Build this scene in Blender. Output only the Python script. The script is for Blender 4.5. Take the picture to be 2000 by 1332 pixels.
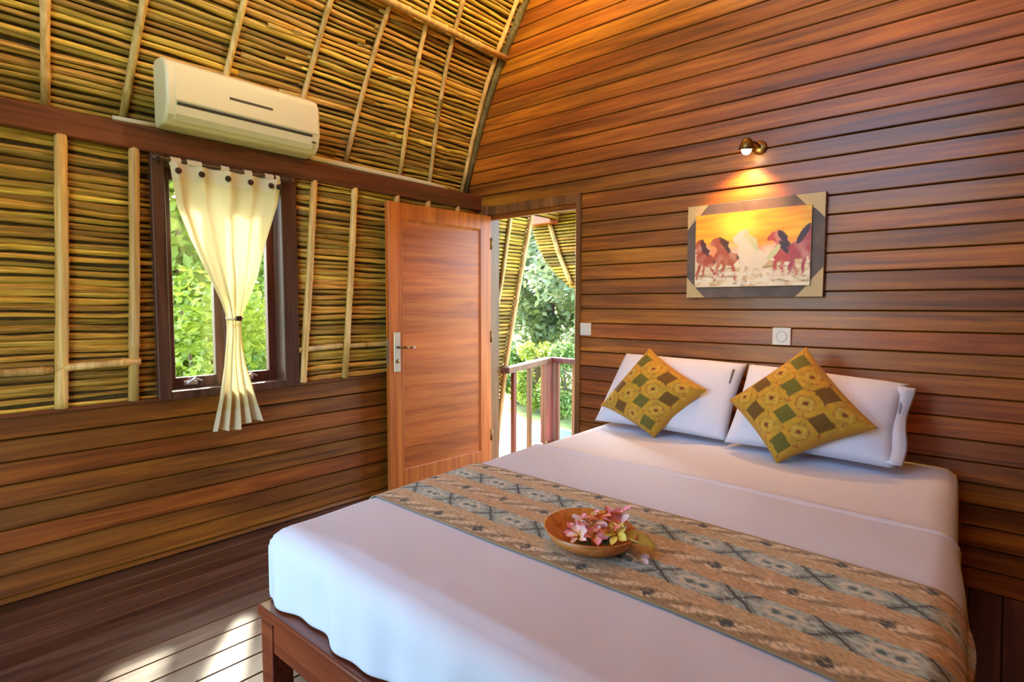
import bpy, math, random
from mathutils import Vector, Matrix, noise as mnoise
random.seed(7)
for o in list(bpy.data.objects): bpy.data.objects.remove(o)
scn = bpy.context.scene
C = scn.collection

# ------------------------------------------------------------------ camera
FPX, YAW, PITCH, ROLL = 1120.0, math.radians(40.95), math.radians(3.55), math.radians(0.1)
CAM = Vector((2.914, -3.006, 1.17))
fw = Vector((-math.sin(YAW)*math.cos(PITCH), math.cos(YAW)*math.cos(PITCH), -math.sin(PITCH)))
r0 = Vector((math.cos(YAW), math.sin(YAW), 0)); u0 = r0.cross(fw)
rt = r0*math.cos(ROLL)+u0*math.sin(ROLL); up = u0*math.cos(ROLL)-r0*math.sin(ROLL)
cd = bpy.data.cameras.new('camera'); cam = bpy.data.objects.new('camera', cd); C.objects.link(cam)
cd.sensor_width = 36; cd.lens = FPX/2000*36; cd.clip_start = 0.02; cd.clip_end = 300
M = Matrix((rt, up, -fw)).transposed().to_4x4(); M.translation = CAM; cam.matrix_world = M
scn.camera = cam

def at(px, py, axis, v):
    """pixel of the 2000x1332 photograph -> point on the plane axis=v"""
    d = fw+rt*((px-1000)/FPX)-up*((py-666)/FPX)
    return CAM+d*((v-CAM[axis])/d[axis])

# ------------------------------------------------------------------ world, sun, exposure
w = bpy.data.worlds.new('world'); scn.world = w; w.use_nodes = True
nt = w.node_tree; nt.nodes.clear()
sky = nt.nodes.new('ShaderNodeTexSky'); sky.sky_type = 'NISHITA'; sky.sun_disc = False
sky.sun_elevation = math.radians(41); sky.sun_rotation = math.radians(300); sky.dust_density = 2.5; sky.air_density = 1.0
bg = nt.nodes.new('ShaderNodeBackground'); bg.inputs[1].default_value = 1.25
wo = nt.nodes.new('ShaderNodeOutputWorld')
nt.links.new(sky.outputs[0], bg.inputs[0]); nt.links.new(bg.outputs[0], wo.inputs[0])
sl = bpy.data.lights.new('sun', 'SUN'); sl.energy = 8; sl.angle = math.radians(3.0); sl.color = (1, .93, .78)
so = bpy.data.objects.new('sun', sl); C.objects.link(so); so.location = (-9, 6, 10)
so.rotation_euler = Vector((.85, -.50, -.84)).to_track_quat('-Z', 'Y').to_euler()
def portal(name, loc, rot, sx, sy):
    l = bpy.data.lights.new(name, 'AREA'); l.shape = 'RECTANGLE'; l.size = sx; l.size_y = sy; l.energy = 1
    l.cycles.is_portal = True
    o = bpy.data.objects.new(name, l); C.objects.link(o); o.location = loc; o.rotation_euler = rot
portal('window_portal', (-.2, -1.78, 1.3), (0, -math.pi/2, 0), 1.1, .6)
portal('doorway_portal', (.48, .14, .9), (-math.pi/2, 0, 0), .74, 1.8)
portal('entrance_portal', (1.285, -3.42, .975), (math.pi/2, 0, 0), 1.13, 1.95)
portal('gable_portal', (1.8, -3.42, 2.925), (math.pi/2, 0, 0), 1.8, 1.15)
vs = scn.view_settings
vs.view_transform = 'Standard'; vs.look = 'None'; vs.gamma = 1.0; vs.use_curve_mapping = False
vs.exposure = 1.3
scn.cycles.max_bounces = 10; scn.cycles.diffuse_bounces = 6; scn.cycles.glossy_bounces = 4
scn.cycles.transparent_max_bounces = 12; scn.cycles.sample_clamp_indirect = 6; scn.cycles.caustics_reflective = False
scn.cycles.caustics_refractive = False

# ------------------------------------------------------------------ helpers
def wloc(o):
    v = Vector((0, 0, 0))
    while o is not None: v += o.location; o = o.parent
    return v
class MB:
    def __init__(s): s.v = []; s.f = []
    def box(s, a, b, bev=0.0, axis=None):
        x0, y0, z0 = a; x1, y1, z1 = b
        if bev <= 0:
            n = len(s.v)
            s.v += [(x0,y0,z0),(x1,y0,z0),(x1,y1,z0),(x0,y1,z0),(x0,y0,z1),(x1,y0,z1),(x1,y1,z1),(x0,y1,z1)]
            s.f += [tuple(n+i for i in q) for q in ((0,3,2,1),(4,5,6,7),(0,1,5,4),(1,2,6,5),(2,3,7,6),(3,0,4,7))]
            return s
        if axis is None: axis = max(range(3), key=lambda k: b[k]-a[k])
        o = [k for k in range(3) if k != axis]; p, q = o
        c = [(a[p]+bev,a[q]),(b[p]-bev,a[q]),(b[p],a[q]+bev),(b[p],b[q]-bev),(b[p]-bev,b[q]),(a[p]+bev,b[q]),(a[p],b[q]-bev),(a[p],a[q]+bev)]
        return s.prism(c, axis, a[axis], b[axis])
    def prism(s, poly, axis, lo, hi, lo2=None):
        """polygon in the two other axes (in ascending order) swept along axis"""
        o = [k for k in range(3) if k != axis]; n = len(s.v); m = len(poly)
        for h in (lo, hi):
            for (p, q) in poly:
                t = [0, 0, 0]; t[o[0]] = p; t[o[1]] = q; t[axis] = h; s.v.append(tuple(t))
        s.f.append(tuple(range(n+m-1, n-1, -1))); s.f.append(tuple(range(n+m, n+2*m)))
        for i in range(m):
            j = (i+1) % m; s.f.append((n+i, n+j, n+m+j, n+m+i))
        return s
    def tube(s, path, rad, n=8, flat=1.0, updir=None):
        path = [Vector(p) for p in path]; k = len(path); base = len(s.v)
        if not hasattr(rad, '__len__'): rad = [rad]*k
        t0 = (path[-1]-path[0]).normalized()
        ref = Vector(updir) if updir else (Vector((0,0,1)) if abs(t0.z) < .8 else Vector((1,0,0)))
        for i, p in enumerate(path):
            t = (path[min(i+1,k-1)]-path[max(i-1,0)]).normalized()
            a = t.cross(ref).normalized(); b = a.cross(t).normalized()
            for j in range(n):
                g = 2*math.pi*j/n
                s.v.append(tuple(p+a*(rad[i]*math.cos(g)*flat)+b*(rad[i]*math.sin(g))))
        for i in range(k-1):
            for j in range(n):
                q = base+i*n
                s.f.append((q+j, q+(j+1)%n, q+n+(j+1)%n, q+n+j))
        s.f.append(tuple(base+n-1-j for j in range(n))); s.f.append(tuple(base+(k-1)*n+j for j in range(n)))
        return s
    def lathe(s, prof, c, n=24, axis=Vector((0,0,1)), sx=1, sy=1):
        """prof = [(radius, height)] around axis at c"""
        axis = Vector(axis).normalized(); a = axis.orthogonal().normalized(); b = axis.cross(a); base = len(s.v)
        if abs(axis.z) > .99: a = Vector((1,0,0)); b = Vector((0,1,0))
        for (r, h) in prof:
            for j in range(n):
                g = 2*math.pi*j/n
                s.v.append(tuple(Vector(c)+a*(r*sx*math.cos(g))+b*(r*sy*math.sin(g))+axis*h))
        for i in range(len(prof)-1):
            for j in range(n):
                q = base+i*n; s.f.append((q+j, q+(j+1)%n, q+n+(j+1)%n, q+n+j))
        return s
    def grid(s, fn, nu, nv, wrap=False):
        base = len(s.v)
        for j in range(nv+1):
            for i in range(nu+1): s.v.append(tuple(fn(i/nu, j/nv)))
        for j in range(nv):
            for i in range(nu):
                q = base+j*(nu+1)+i; s.f.append((q, q+1, q+nu+2, q+nu+1))
        return s
    def build(s, name, mat, parent=None, smooth=False, world=True):
        me = bpy.data.meshes.new(name)
        off = wloc(parent) if (parent is not None and world) else Vector((0,0,0))
        me.from_pydata([(x-off.x, y-off.y, z-off.z) for x, y, z in s.v], [], s.f); me.update()
        if mat: me.materials.append(mat)
        if smooth:
            me.polygons.foreach_set('use_smooth', [True]*len(me.polygons))
        o = bpy.data.objects.new(name, me); C.objects.link(o); o.parent = parent
        return o
def autosmooth(o, ang=40):
    me = o.data; me.polygons.foreach_set('use_smooth', [True]*len(me.polygons))
    me.set_sharp_from_angle(angle=math.radians(ang)); return o
def bevel(o, wdt, seg=2):
    m = o.modifiers.new('bevel', 'BEVEL'); m.width = wdt; m.segments = seg; m.limit_method = 'ANGLE'; m.angle_limit = math.radians(35)
    return o
def fixn(o):
    import bmesh
    bm = bmesh.new(); bm.from_mesh(o.data); bmesh.ops.recalc_face_normals(bm, faces=bm.faces); bm.to_mesh(o.data); bm.free(); return o
def tag(o, label=None, cat=None, group=None, kind=None):
    if label: o['label'] = label
    if cat: o['category'] = cat
    if group: o['group'] = group
    if kind: o['kind'] = kind
    return o
def empty(name, loc=(0,0,0)):
    o = bpy.data.objects.new(name, None); o.empty_display_size = .05; C.objects.link(o); o.location = loc; return o
def copy_tree(o, parent=None):
    c = o.copy(); C.objects.link(c); c.parent = parent
    for ch in o.children: copy_tree(ch, c)
    return c

# ------------------------------------------------------------------ materials
def newmat(name):
    m = bpy.data.materials.new(name); m.use_nodes = True; n = m.node_tree
    b = n.nodes['Principled BSDF']; return m, n, b
def N(n, t, **k):
    x = n.nodes.new(t)
    for a, v in k.items(): setattr(x, a, v)
    return x
def plain(name, col, rough=.5, metal=0, emit=None, es=0, var=0.0, nscale=12):
    m, n, b = newmat(name)
    b.inputs['Base Color'].default_value = (*col, 1); b.inputs['Roughness'].default_value = rough; b.inputs['Metallic'].default_value = metal
    if emit: b.inputs['Emission Color'].default_value = (*emit, 1); b.inputs['Emission Strength'].default_value = es
    if var > 0:
        tc = N(n, 'ShaderNodeTexCoord'); no = N(n, 'ShaderNodeTexNoise'); no.inputs['Scale'].default_value = nscale; no.inputs['Detail'].default_value = 4
        cr = N(n, 'ShaderNodeValToRGB'); cr.color_ramp.elements[0].position = .3; cr.color_ramp.elements[1].position = .7
        cr.color_ramp.elements[0].color = (*[c*(1-var) for c in col], 1); cr.color_ramp.elements[1].color = (*[min(1, c*(1+var)) for c in col], 1)
        n.links.new(tc.outputs['Object'], no.inputs['Vector']); n.links.new(no.outputs[0], cr.inputs[0]); n.links.new(cr.outputs[0], b.inputs['Base Color'])
    return m
def wood(name, axis, dark, mid, light, rough=.35, vmin=.7, vmax=1.25, huev=.03, scale=1.0, bump=.12, coat=0.0, obj_rand=True, streak=26):
    """grain running along axis; each object has its own tone"""
    m, n, b = newmat(name); L = n.links.new
    tc = N(n, 'ShaderNodeTexCoord'); oi = N(n, 'ShaderNodeObjectInfo')
    mp = N(n, 'ShaderNodeMapping'); sc = [streak*scale]*3; sc[axis] = 1.3*scale; mp.inputs['Scale'].default_value = sc
    off = N(n, 'ShaderNodeVectorMath', operation='MULTIPLY'); off.inputs[1].default_value = (37, 53, 71)
    cmb = N(n, 'ShaderNodeCombineXYZ')
    for k in range(3): L(oi.outputs['Random'], cmb.inputs[k])
    L(cmb.outputs[0], off.inputs[0]); L(off.outputs[0], mp.inputs['Location']); L(tc.outputs['Object'], mp.inputs['Vector'])
    n1 = N(n, 'ShaderNodeTexNoise'); n1.inputs['Scale'].default_value = 1.0; n1.inputs['Detail'].default_value = 8; n1.inputs['Roughness'].default_value = .62; n1.inputs['Distortion'].default_value = .6
    L(mp.outputs[0], n1.inputs['Vector'])
    cr = N(n, 'ShaderNodeValToRGB'); e = cr.color_ramp.elements
    e[0].position = .3; e[0].color = (*dark, 1); e[1].position = .72; e[1].color = (*light, 1)
    k = e.new(.5); k.color = (*mid, 1)
    L(n1.outputs[0], cr.inputs[0])
    mp2 = N(n, 'ShaderNodeMapping'); s2 = [5*scale]*3; s2[axis] = .8*scale; mp2.inputs['Scale'].default_value = s2
    L(tc.outputs['Object'], mp2.inputs['Vector']); L(off.outputs[0], mp2.inputs['Location'])
    n2 = N(n, 'ShaderNodeTexNoise'); n2.inputs['Scale'].default_value = 1; n2.inputs['Detail'].default_value = 3; L(mp2.outputs[0], n2.inputs['Vector'])
    mr2 = N(n, 'ShaderNodeMapRange'); mr2.inputs[1].default_value = .3; mr2.inputs[2].default_value = .7; mr2.inputs[3].default_value = .78; mr2.inputs[4].default_value = 1.18; L(n2.outputs[0], mr2.inputs[0])
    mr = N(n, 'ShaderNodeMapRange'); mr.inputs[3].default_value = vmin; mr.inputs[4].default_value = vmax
    hr = N(n, 'ShaderNodeMapRange'); hr.inputs[3].default_value = .5-huev; hr.inputs[4].default_value = .5+huev
    if obj_rand:
        fr = N(n, 'ShaderNodeMath', operation='FRACT'); mu = N(n, 'ShaderNodeMath', operation='MULTIPLY'); mu.inputs[1].default_value = 7.31
        L(oi.outputs['Random'], mr.inputs[0]); L(oi.outputs['Random'], mu.inputs[0]); L(mu.outputs[0], fr.inputs[0]); L(fr.outputs[0], hr.inputs[0])
    else:
        mr.inputs[0].default_value = .5; hr.inputs[0].default_value = .5
    vm = N(n, 'ShaderNodeMath', operation='MULTIPLY'); L(mr.outputs[0], vm.inputs[0]); L(mr2.outputs[0], vm.inputs[1])
    hs = N(n, 'ShaderNodeHueSaturation'); L(cr.outputs[0], hs.inputs['Color']); L(vm.outputs[0], hs.inputs['Value']); L(hr.outputs[0], hs.inputs['Hue'])
    L(hs.outputs[0], b.inputs['Base Color'])
    rr = N(n, 'ShaderNodeMapRange'); rr.inputs[3].default_value = rough-.08; rr.inputs[4].default_value = rough+.14; L(n1.outputs[0], rr.inputs[0]); L(rr.outputs[0], b.inputs['Roughness'])
    bp = N(n, 'ShaderNodeBump'); bp.inputs['Strength'].default_value = bump; bp.inputs['Distance'].default_value = .004; L(n1.outputs[0], bp.inputs['Height']); L(bp.outputs[0], b.inputs['Normal'])
    b.inputs['Coat Weight'].default_value = coat; b.inputs['Coat Roughness'].default_value = .2
    return m
WARM = ((.105,.025,.0015), (.30,.085,.004), (.51,.175,.010))
W_X = wood('plank_wood_x', 0, *WARM, rough=.42, coat=.2, vmin=.72, vmax=1.2, huev=.010)
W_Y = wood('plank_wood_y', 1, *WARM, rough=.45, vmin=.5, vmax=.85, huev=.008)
W_FL = wood('floor_wood', 1, (.035,.013,.008), (.085,.038,.024), (.17,.098,.066), rough=.32, vmin=.8, vmax=1.15, coat=.2, huev=.006)
W_BEAM = wood('beam_wood', 1, (.06,.016,.006), (.15,.042,.012), (.22,.07,.022), rough=.45, obj_rand=False)
W_DARK = wood('dark_frame_wood', 2, (.04,.014,.008), (.09,.034,.02), (.15,.06,.036), rough=.4, vmin=.8, vmax=1.2)
W_FRAME = wood('door_frame_wood', 2, (.09,.032,.01), (.20,.075,.022), (.32,.135,.042), rough=.4)
W_DOOR = wood('door_panel_wood', 1, (.15,.04,.012), (.27,.085,.028), (.36,.135,.05), rough=.42, obj_rand=False, scale=.9)
W_DOORV = wood('door_stile_wood', 2, (.32,.07,.008), (.52,.135,.018), (.66,.215,.035), rough=.42, obj_rand=False, scale=.9)
W_BED = wood('bed_wood', 0, (.075,.014,.005), (.18,.036,.011), (.28,.07,.02), rough=.32, coat=.25, obj_rand=False)
W_RAIL = wood('railing_wood', 2, (.1,.03,.012), (.2,.065,.025), (.3,.11,.045), rough=.5)
W_BOWL = wood('bowl_wood', 0, (.3,.1,.02), (.5,.2,.045), (.62,.29,.08), rough=.3, obj_rand=False, scale=3)
REED = wood('reed', 1, (.13,.066,.007), (.50,.300,.038), (.82,.57,.12), rough=.5, vmin=.45, vmax=1.45, huev=.016, scale=2.2, bump=.4, streak=70)
BAMBOO = wood('bamboo', 2, (.42,.23,.06), (.66,.42,.13), (.82,.59,.24), rough=.4, vmin=.75, vmax=1.15, huev=.012, scale=1.6)
BAMBOO_D = wood('old_bamboo', 2, (.07,.04,.015), (.16,.1,.035), (.3,.2,.08), rough=.6, scale=3)
BACK_R = plain('thatch_backing', (.075,.042,.009), .9, var=.5, nscale=30)
BACK_W = plain('wall_backing', (.05,.018,.006), .8)
GREENERY = None
def leafmat(name, c0, c1, trans=.35):
    m, n, b = newmat(name); L = n.links.new
    g = N(n, 'ShaderNodeNewGeometry'); cr = N(n, 'ShaderNodeValToRGB'); e = cr.color_ramp.elements
    e[0].color = (*c0, 1); e[1].color = (*c1, 1); L(g.outputs['Random Per Island'], cr.inputs[0]); L(cr.outputs[0], b.inputs['Base Color'])
    b.inputs['Roughness'].default_value = .5
    t = N(n, 'ShaderNodeBsdfTranslucent'); mx = N(n, 'ShaderNodeMixShader'); mx.inputs[0].default_value = trans
    L(cr.outputs[0], t.inputs[0]); L(b.outputs[0], mx.inputs[1]); L(t.outputs[0], mx.inputs[2]); L(mx.outputs[0], n.nodes['Material Output'].inputs[0])
    return m
def cloth(name, col, rough=.85, wscale=260, bump=.08, trans=0.0, sheen=.2, attr=None, big=0.0):
    m, n, b = newmat(name); L = n.links.new
    b.inputs['Base Color'].default_value = (*col, 1); b.inputs['Roughness'].default_value = rough; b.inputs['Sheen Weight'].default_value = sheen
    b.inputs['Specular IOR Level'].default_value = .25
    if attr:
        a = N(n, 'ShaderNodeVertexColor'); a.layer_name = attr; L(a.outputs[0], b.inputs['Base Color'])
    tc = N(n, 'ShaderNodeTexCoord'); no = N(n, 'ShaderNodeTexNoise'); no.inputs['Scale'].default_value = wscale; no.inputs['Detail'].default_value = 2
    L(tc.outputs['Object'], no.inputs['Vector'])
    bp = N(n, 'ShaderNodeBump'); bp.inputs['Strength'].default_value = bump; bp.inputs['Distance'].default_value = .002; L(no.outputs[0], bp.inputs['Height'])
    if big > 0:
        n2 = N(n, 'ShaderNodeTexNoise'); n2.inputs['Scale'].default_value = 5; n2.inputs['Detail'].default_value = 3; L(tc.outputs['Object'], n2.inputs['Vector'])
        b2 = N(n, 'ShaderNodeBump'); b2.inputs['Strength'].default_value = big; b2.inputs['Distance'].default_value = .03; L(n2.outputs[0], b2.inputs['Height']); L(bp.outputs[0], b2.inputs['Normal']); bp = b2
    L(bp.outputs[0], b.inputs['Normal'])
    if trans > 0:
        t = N(n, 'ShaderNodeBsdfTranslucent'); t.inputs[0].default_value = (*col, 1); mx = N(n, 'ShaderNodeMixShader'); mx.inputs[0].default_value = trans
        L(b.outputs[0], mx.inputs[1]); L(t.outputs[0], mx.inputs[2]); L(mx.outputs[0], n.nodes['Material Output'].inputs[0])
    return m
LINEN = cloth('white_linen', (.68,.75,.87), big=.12)
SHEET = cloth('white_sheet', (.60,.69,.85), big=.15)
CURT = cloth('cream_curtain', (.74,.63,.34), trans=.3, bump=.05)
CURT_H = cloth('cream_curtain_hem', (.80,.70,.48), trans=.25)
PLASTIC = plain('cream_plastic', (.80,.73,.44), .35)
PLASTIC_D = plain('dark_slot', (.05,.045,.03), .5)
PLAST_W = plain('white_plastic', (.78,.76,.7), .3)
PIPE = plain('pipe_wrap', (.72,.62,.4), .6)
BRASS = plain('aged_brass', (.22,.13,.04), .35, .9)
STEEL = plain('satin_steel', (.62,.6,.55), .3, .9)
BTN = plain('coconut_button', (.035,.016,.01), .4)
WHITE_P = plain('handle_plate', (.75,.7,.55), .3, .3)
GLASS, gn, gb = newmat('window_glass')
gt = N(gn, 'ShaderNodeBsdfTransparent'); gg = N(gn, 'ShaderNodeBsdfGlossy'); gg.inputs['Roughness'].default_value = .02
gx = N(gn, 'ShaderNodeMixShader'); gx.inputs[0].default_value = .06; gt.inputs[0].default_value = (.96,.98,.94,1)
gn.links.new(gt.outputs[0], gx.inputs[1]); gn.links.new(gg.outputs[0], gx.inputs[2]); gn.links.new(gx.outputs[0], gn.nodes['Material Output'].inputs[0])

# ------------------------------------------------------------------ room dimensions
XR, YF = 3.75, -3.4            # right wall, front wall (behind the camera)
PIT = .0885
PROF = [(1.93,-.17),(2.365,-.014),(2.657,.112),(2.867,.231),(3.036,.346),(3.171,.433),(3.6,.74),(4.1,1.14),(4.5,1.5),(4.78,XR/2)]
def roofx(z):
    for (z0, x0), (z1, x1) in zip(PROF, PROF[1:]):
        if z <= z1: return x0+(x1-x0)*(z-z0)/(z1-z0)
    return XR/2
def roof_s():
    s = [0]
    for (z0, x0), (z1, x1) in zip(PROF, PROF[1:]): s.append(s[-1]+math.hypot(z1-z0, x1-x0))
    return s
RS = roof_s()
def roof_at(s, inset=0.0):
    """point of the roof's inner face at profile length s, moved inset into the room"""
    for k in range(len(RS)-1):
        if s <= RS[k+1] or k == len(RS)-2:
            t = (s-RS[k])/(RS[k+1]-RS[k]); (z0, x0), (z1, x1) = PROF[k], PROF[k+1]
            dz, dx = z1-z0, x1-x0; l = math.hypot(dz, dx)
            return x0+dx*t+dz/l*inset, z0+dz*t-dx/l*inset
def s_of_z(z):
    for k in range(len(RS)-1):
        if z <= PROF[k+1][0]: return RS[k]+(RS[k+1]-RS[k])*(z-PROF[k][0])/(PROF[k+1][0]-PROF[k][0])

# ------------------------------------------------------------------ floor
fl = MB().box((-.1, YF, -.14), (XR+.05, .06, -.03)).build('floor', BACK_W); tag(fl, 'dark glossy timber plank floor of the bedroom', 'floor', kind='structure')
x = 0.0; fp = .105
while x < XR:
    MB().box((x+.0012, YF, -.032), (min(x+fp, XR)-.0012, 0, 0), .003, 1).build('plank', W_FL, fl); x += fp

# ------------------------------------------------------------------ back wall
DX0, DX1, DZ = .085, .86, 1.815      # door opening in the back wall
bw = MB()
hw = [(z, roofx(z)) for z in [1.95+.07*k for k in range(40)] if z < 4.72]
bw.prism([(DX1, -.03), (XR, -.03), (XR, 1.95)]+[(XR-xx, z) for z, xx in hw]+[(XR/2, 4.74)]+[(xx, z) for z, xx in reversed(hw)]+[(-.1, 1.95), (-.1, DZ), (DX1, DZ)], 1, .012, .07)
bw = bw.build('wall_back', BACK_W); tag(bw, 'lapped reddish timber plank wall behind the bed head', 'wall', kind='structure')
k = 0; z = 1.15-PIT*13
while z < 4.66:
    gp = .0019 if z < 2.15 else .0008; z0 = max(z, 0)+gp; z1 = z+PIT-gp
    if z1-z0 > .02:
        xa = DX1+.025 if z1 < DZ+.03 else max(roofx(max(z0, 1.95))+.0, -.1)
        xb = XR if z1 < 1.95 else XR-roofx(z0)
        if xb-xa > .1:
            # lapped profile: foot proud, head set back
            MB().prism([(.02, z0), (.02, z1), (-.004, z1), (-.0085, z1-.003), (-.0125, z0+.004), (-.009, z0)], 0, xa, xb).build('plank', W_X, bw)
    z += PIT; k += 1
# ------------------------------------------------------------------ right and front walls (outside the frame)
rw = MB().box((XR, YF, -.03), (XR+.08, .07, 1.95)).build('wall_right', BACK_W); tag(rw, 'timber plank wall to the right of the bed', 'wall', kind='structure')
z = 0
while z < 1.9:
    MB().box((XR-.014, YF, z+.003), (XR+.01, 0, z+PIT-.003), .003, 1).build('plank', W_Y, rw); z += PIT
OX0, OX1, OZ = .72, 1.85, 1.95
GX0, GX1, GZ0, GZ1 = .9, 2.7, 2.35, 3.5  # unseen gable opening, added so sky light reaches the bed top
fwm = MB().box((-.17, YF-.08, -.03), (OX0, YF, OZ)).box((OX1, YF-.08, -.03), (XR+.1, YF, OZ)).box((-.17, YF-.08, OZ), (XR+.17, YF, GZ0))
fwm.prism([(.0, GZ0), (GX0, GZ0), (GX0, GZ1), (roofx(GZ1), GZ1)], 1, YF-.08, YF).prism([(XR, GZ0), (XR-roofx(GZ1), GZ1), (GX1, GZ1), (GX1, GZ0)], 1, YF-.08, YF)
fwm.prism([(roofx(GZ1), GZ1), (XR-roofx(GZ1), GZ1), (XR-1.5, 4.5), (XR/2, 4.76), (1.5, 4.5)], 1, YF-.08, YF)
fwall = fwm.build('wall_front', W_X); tag(fwall, 'timber wall with an open doorway and added gable light opening facing the bed foot', 'wall', kind='structure')

# ------------------------------------------------------------------ left wall
WY0, WY1 = -2.105, -1.42         # window opening
SILL, BEAMZ = .735, 1.845
lw = MB().box((-.09, YF, -.03), (-.03, WY0, 1.95)).box((-.09, WY1, -.03), (-.03, .07, 1.95)).box((-.09, WY0, -.03), (-.03, WY1, SILL))
lw = lw.build('wall_left', BACK_R); tag(lw, 'side wall with timber dado and split bamboo matting above', 'wall', kind='structure')
z = SILL-PIT; kk = 0
while z > -PIT:
    z0 = max(z, 0)+.0025; z1 = z+PIT-.0025
    if z1-z0 > .015:
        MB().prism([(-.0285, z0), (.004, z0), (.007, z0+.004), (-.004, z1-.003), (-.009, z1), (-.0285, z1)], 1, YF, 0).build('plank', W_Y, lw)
    z -= PIT
MB().box((-.03, YF, SILL-.004), (.012, 0, SILL+.012), .003, 1).build('ledge', W_BEAM, lw)

def reed_mesh(L, seed, r=.0135):
    rnd = random.Random(seed); n = max(5, int(L/.16)); p = []; rr = []
    ph = [rnd.uniform(0, 6.3) for _ in range(4)]
    for i in range(n+1):
        t = i/n; y = (t-.5)*L
        wob = .0042*math.sin(y*5+ph[0])+.0032*math.sin(y*13+ph[1])
        p.append((.0025*math.sin(y*9+ph[2]), y, wob)); rr.append(r*(1+.28*math.sin(y*4.2+ph[3])*rnd.uniform(.5, 1)+rnd.uniform(-.16, .16)))
    m = MB().tube(p, rr, 5, flat=1.0)
    o = m.build('reed_template', REED, None, smooth=True); me = o.data; bpy.data.objects.remove(o); me.name = 'reed'
    return me
def reeds(parent, y0, y1, rows, seed):
    """rows = list of (x, z); one reed object per row, sharing a dozen meshes"""
    L = y1-y0; ms = [reed_mesh(L+.02, seed+i) for i in range(9)]
    for i, (x, z) in enumerate(rows):
        o = bpy.data.objects.new('reed', ms[random.randrange(9)]); C.objects.link(o); o.parent = parent
        o.location = (x+random.uniform(-.004, .003), (y0+y1)/2, z+random.uniform(-.003, .003))
        s = random.uniform(.72, 1.3)
        o.rotation_euler = (random.uniform(-.006, .006)*min(1, 1.6/L), 0, math.pi if random.random() < .5 else 0); o.scale = (s*.8, 1, s)
RP = .0285
rows = [(-.022, SILL+.022+RP*i) for i in range(int((BEAMZ-SILL)/RP)+1)]
reeds(lw, YF, WY0, rows, 10); reeds(lw, WY1, .0, rows, 30)
def bamboo(parent, path, r, mat=BAMBOO, name='bamboo_pole', nodes=.28, seed=0, flat=1.0):
    """bamboo along a polyline with swollen nodes"""
    path = [Vector(p) for p in path]; pts = []; rad = []; acc = random.Random(seed).uniform(0, nodes)
    for a, b in zip(path, path[1:]):
        L = (b-a).length; st = 0.0
        ev = [0.0]; t = nodes-acc if acc else nodes
        while t < L:
            ev += [t-.012, t, t+.012]; t += nodes
        ev = sorted(e for e in ev if 0 <= e < L)
        for e in ev:
            node = any(abs(e-q) < 1e-6 for q in [nodes-acc+nodes*i for i in range(20)])
            pts.append(a+(b-a)*(e/L)); rad.append(r*(1.16 if node else 1.0)*(1+.05*math.sin(len(pts)*1.7+seed)))
        acc = (acc+L) % nodes
    pts.append(path[-1]); rad.append(r)
    return MB().tube(pts, rad, 9, flat).build(name, mat, parent, smooth=True)
PX = .004
for i, (y0, y1, r) in enumerate([(-2.421,-2.46,.023),(-2.165,-2.204,.021),(-1.308,-1.40,.019),(-1.05,-1.138,.019),(-.745,-.80,.018),(-.495,-.54,.018),(-.228,-.26,.018),(-2.75,-2.77,.022),(-3.05,-3.07,.022)]):
    top = BEAMZ+.005 if i not in (4, 5, 6) else 1.87
    bamboo(lw, [(PX, y1, SILL+.012), (PX, (y0+y1)/2+.004, 1.3), (PX, y0, top)], r, seed=i)
for i, (y0, z0, y1, z1) in enumerate([(-3.38,.91,-2.478,.905),(-2.472,.913,-2.175,.921),(-1.425,.925,-1.15,.937),(-1.14,.932,-.1,.93)]):
    bamboo(lw, [(-.004 if i != 1 else .012, y0, z0), (-.004 if i != 1 else .012, y1, z1)], .016, seed=20+i, name='bamboo_rail')

# beam over the matting
bm_ = MB().box((-.20, YF, BEAMZ), (.022, -.002, 1.95), .006, 1).build('trim_1', W_BEAM); tag(bm_, 'heavy reddish timber beam running above window and door', 'beam', kind='structure')

# ------------------------------------------------------------------ ceiling (thatch roof on bamboo)
YV = 1.15                       # the roof runs on over the veranda
cm = MB()
pp = [(x, z) for z, x in PROF]
outer = [(x-.10, z+.06) for x, z in pp]
left_poly = pp+list(reversed(outer))
def strip(m, poly_in, y0, y1, mirror=False):
    n = len(m.v); k = len(poly_in)
    for y in (y0, y1):
        for x, z in poly_in: m.v.append(((XR-x) if mirror else x, y, z))
    for i in range(k-1): m.f.append((n+i, n+i+1, n+k+i+1, n+k+i))
strip(cm, pp, YF, YV); strip(cm, outer, YF, YV); strip(cm, pp, YF-.9, .1, True); strip(cm, outer, YF-.9, .1, True); strip(cm, pp, YF-.9, YF)
ce = cm.build('ceiling', BACK_R); tag(ce, 'steep curved thatch roof lined with split bamboo', 'ceiling', kind='structure')
s = .02; rws = []
while True:
    x, z = roof_at(s, .008)
    if z > 3.42: break
    rws.append((x, z)); s += RP
ms_ = [reed_mesh(1.8, 60+i) for i in range(12)]
for (x, z) in rws:
    br = random.uniform(-2.0, -.7)
    for a, b in ((YF, br+.02), (br-.02, 0)):
        o = bpy.data.objects.new('reed', random.choice(ms_)); C.objects.link(o); o.parent = ce
        o.location = (x+random.uniform(-.004, .003), (a+b)/2, z+random.uniform(-.003, .003)); q = random.uniform(.72, 1.3)
        o.rotation_euler = (random.uniform(-.005, .005), 0, math.pi if random.random() < .5 else 0); o.scale = (q*.8, (b-a)/1.8, q)
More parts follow.
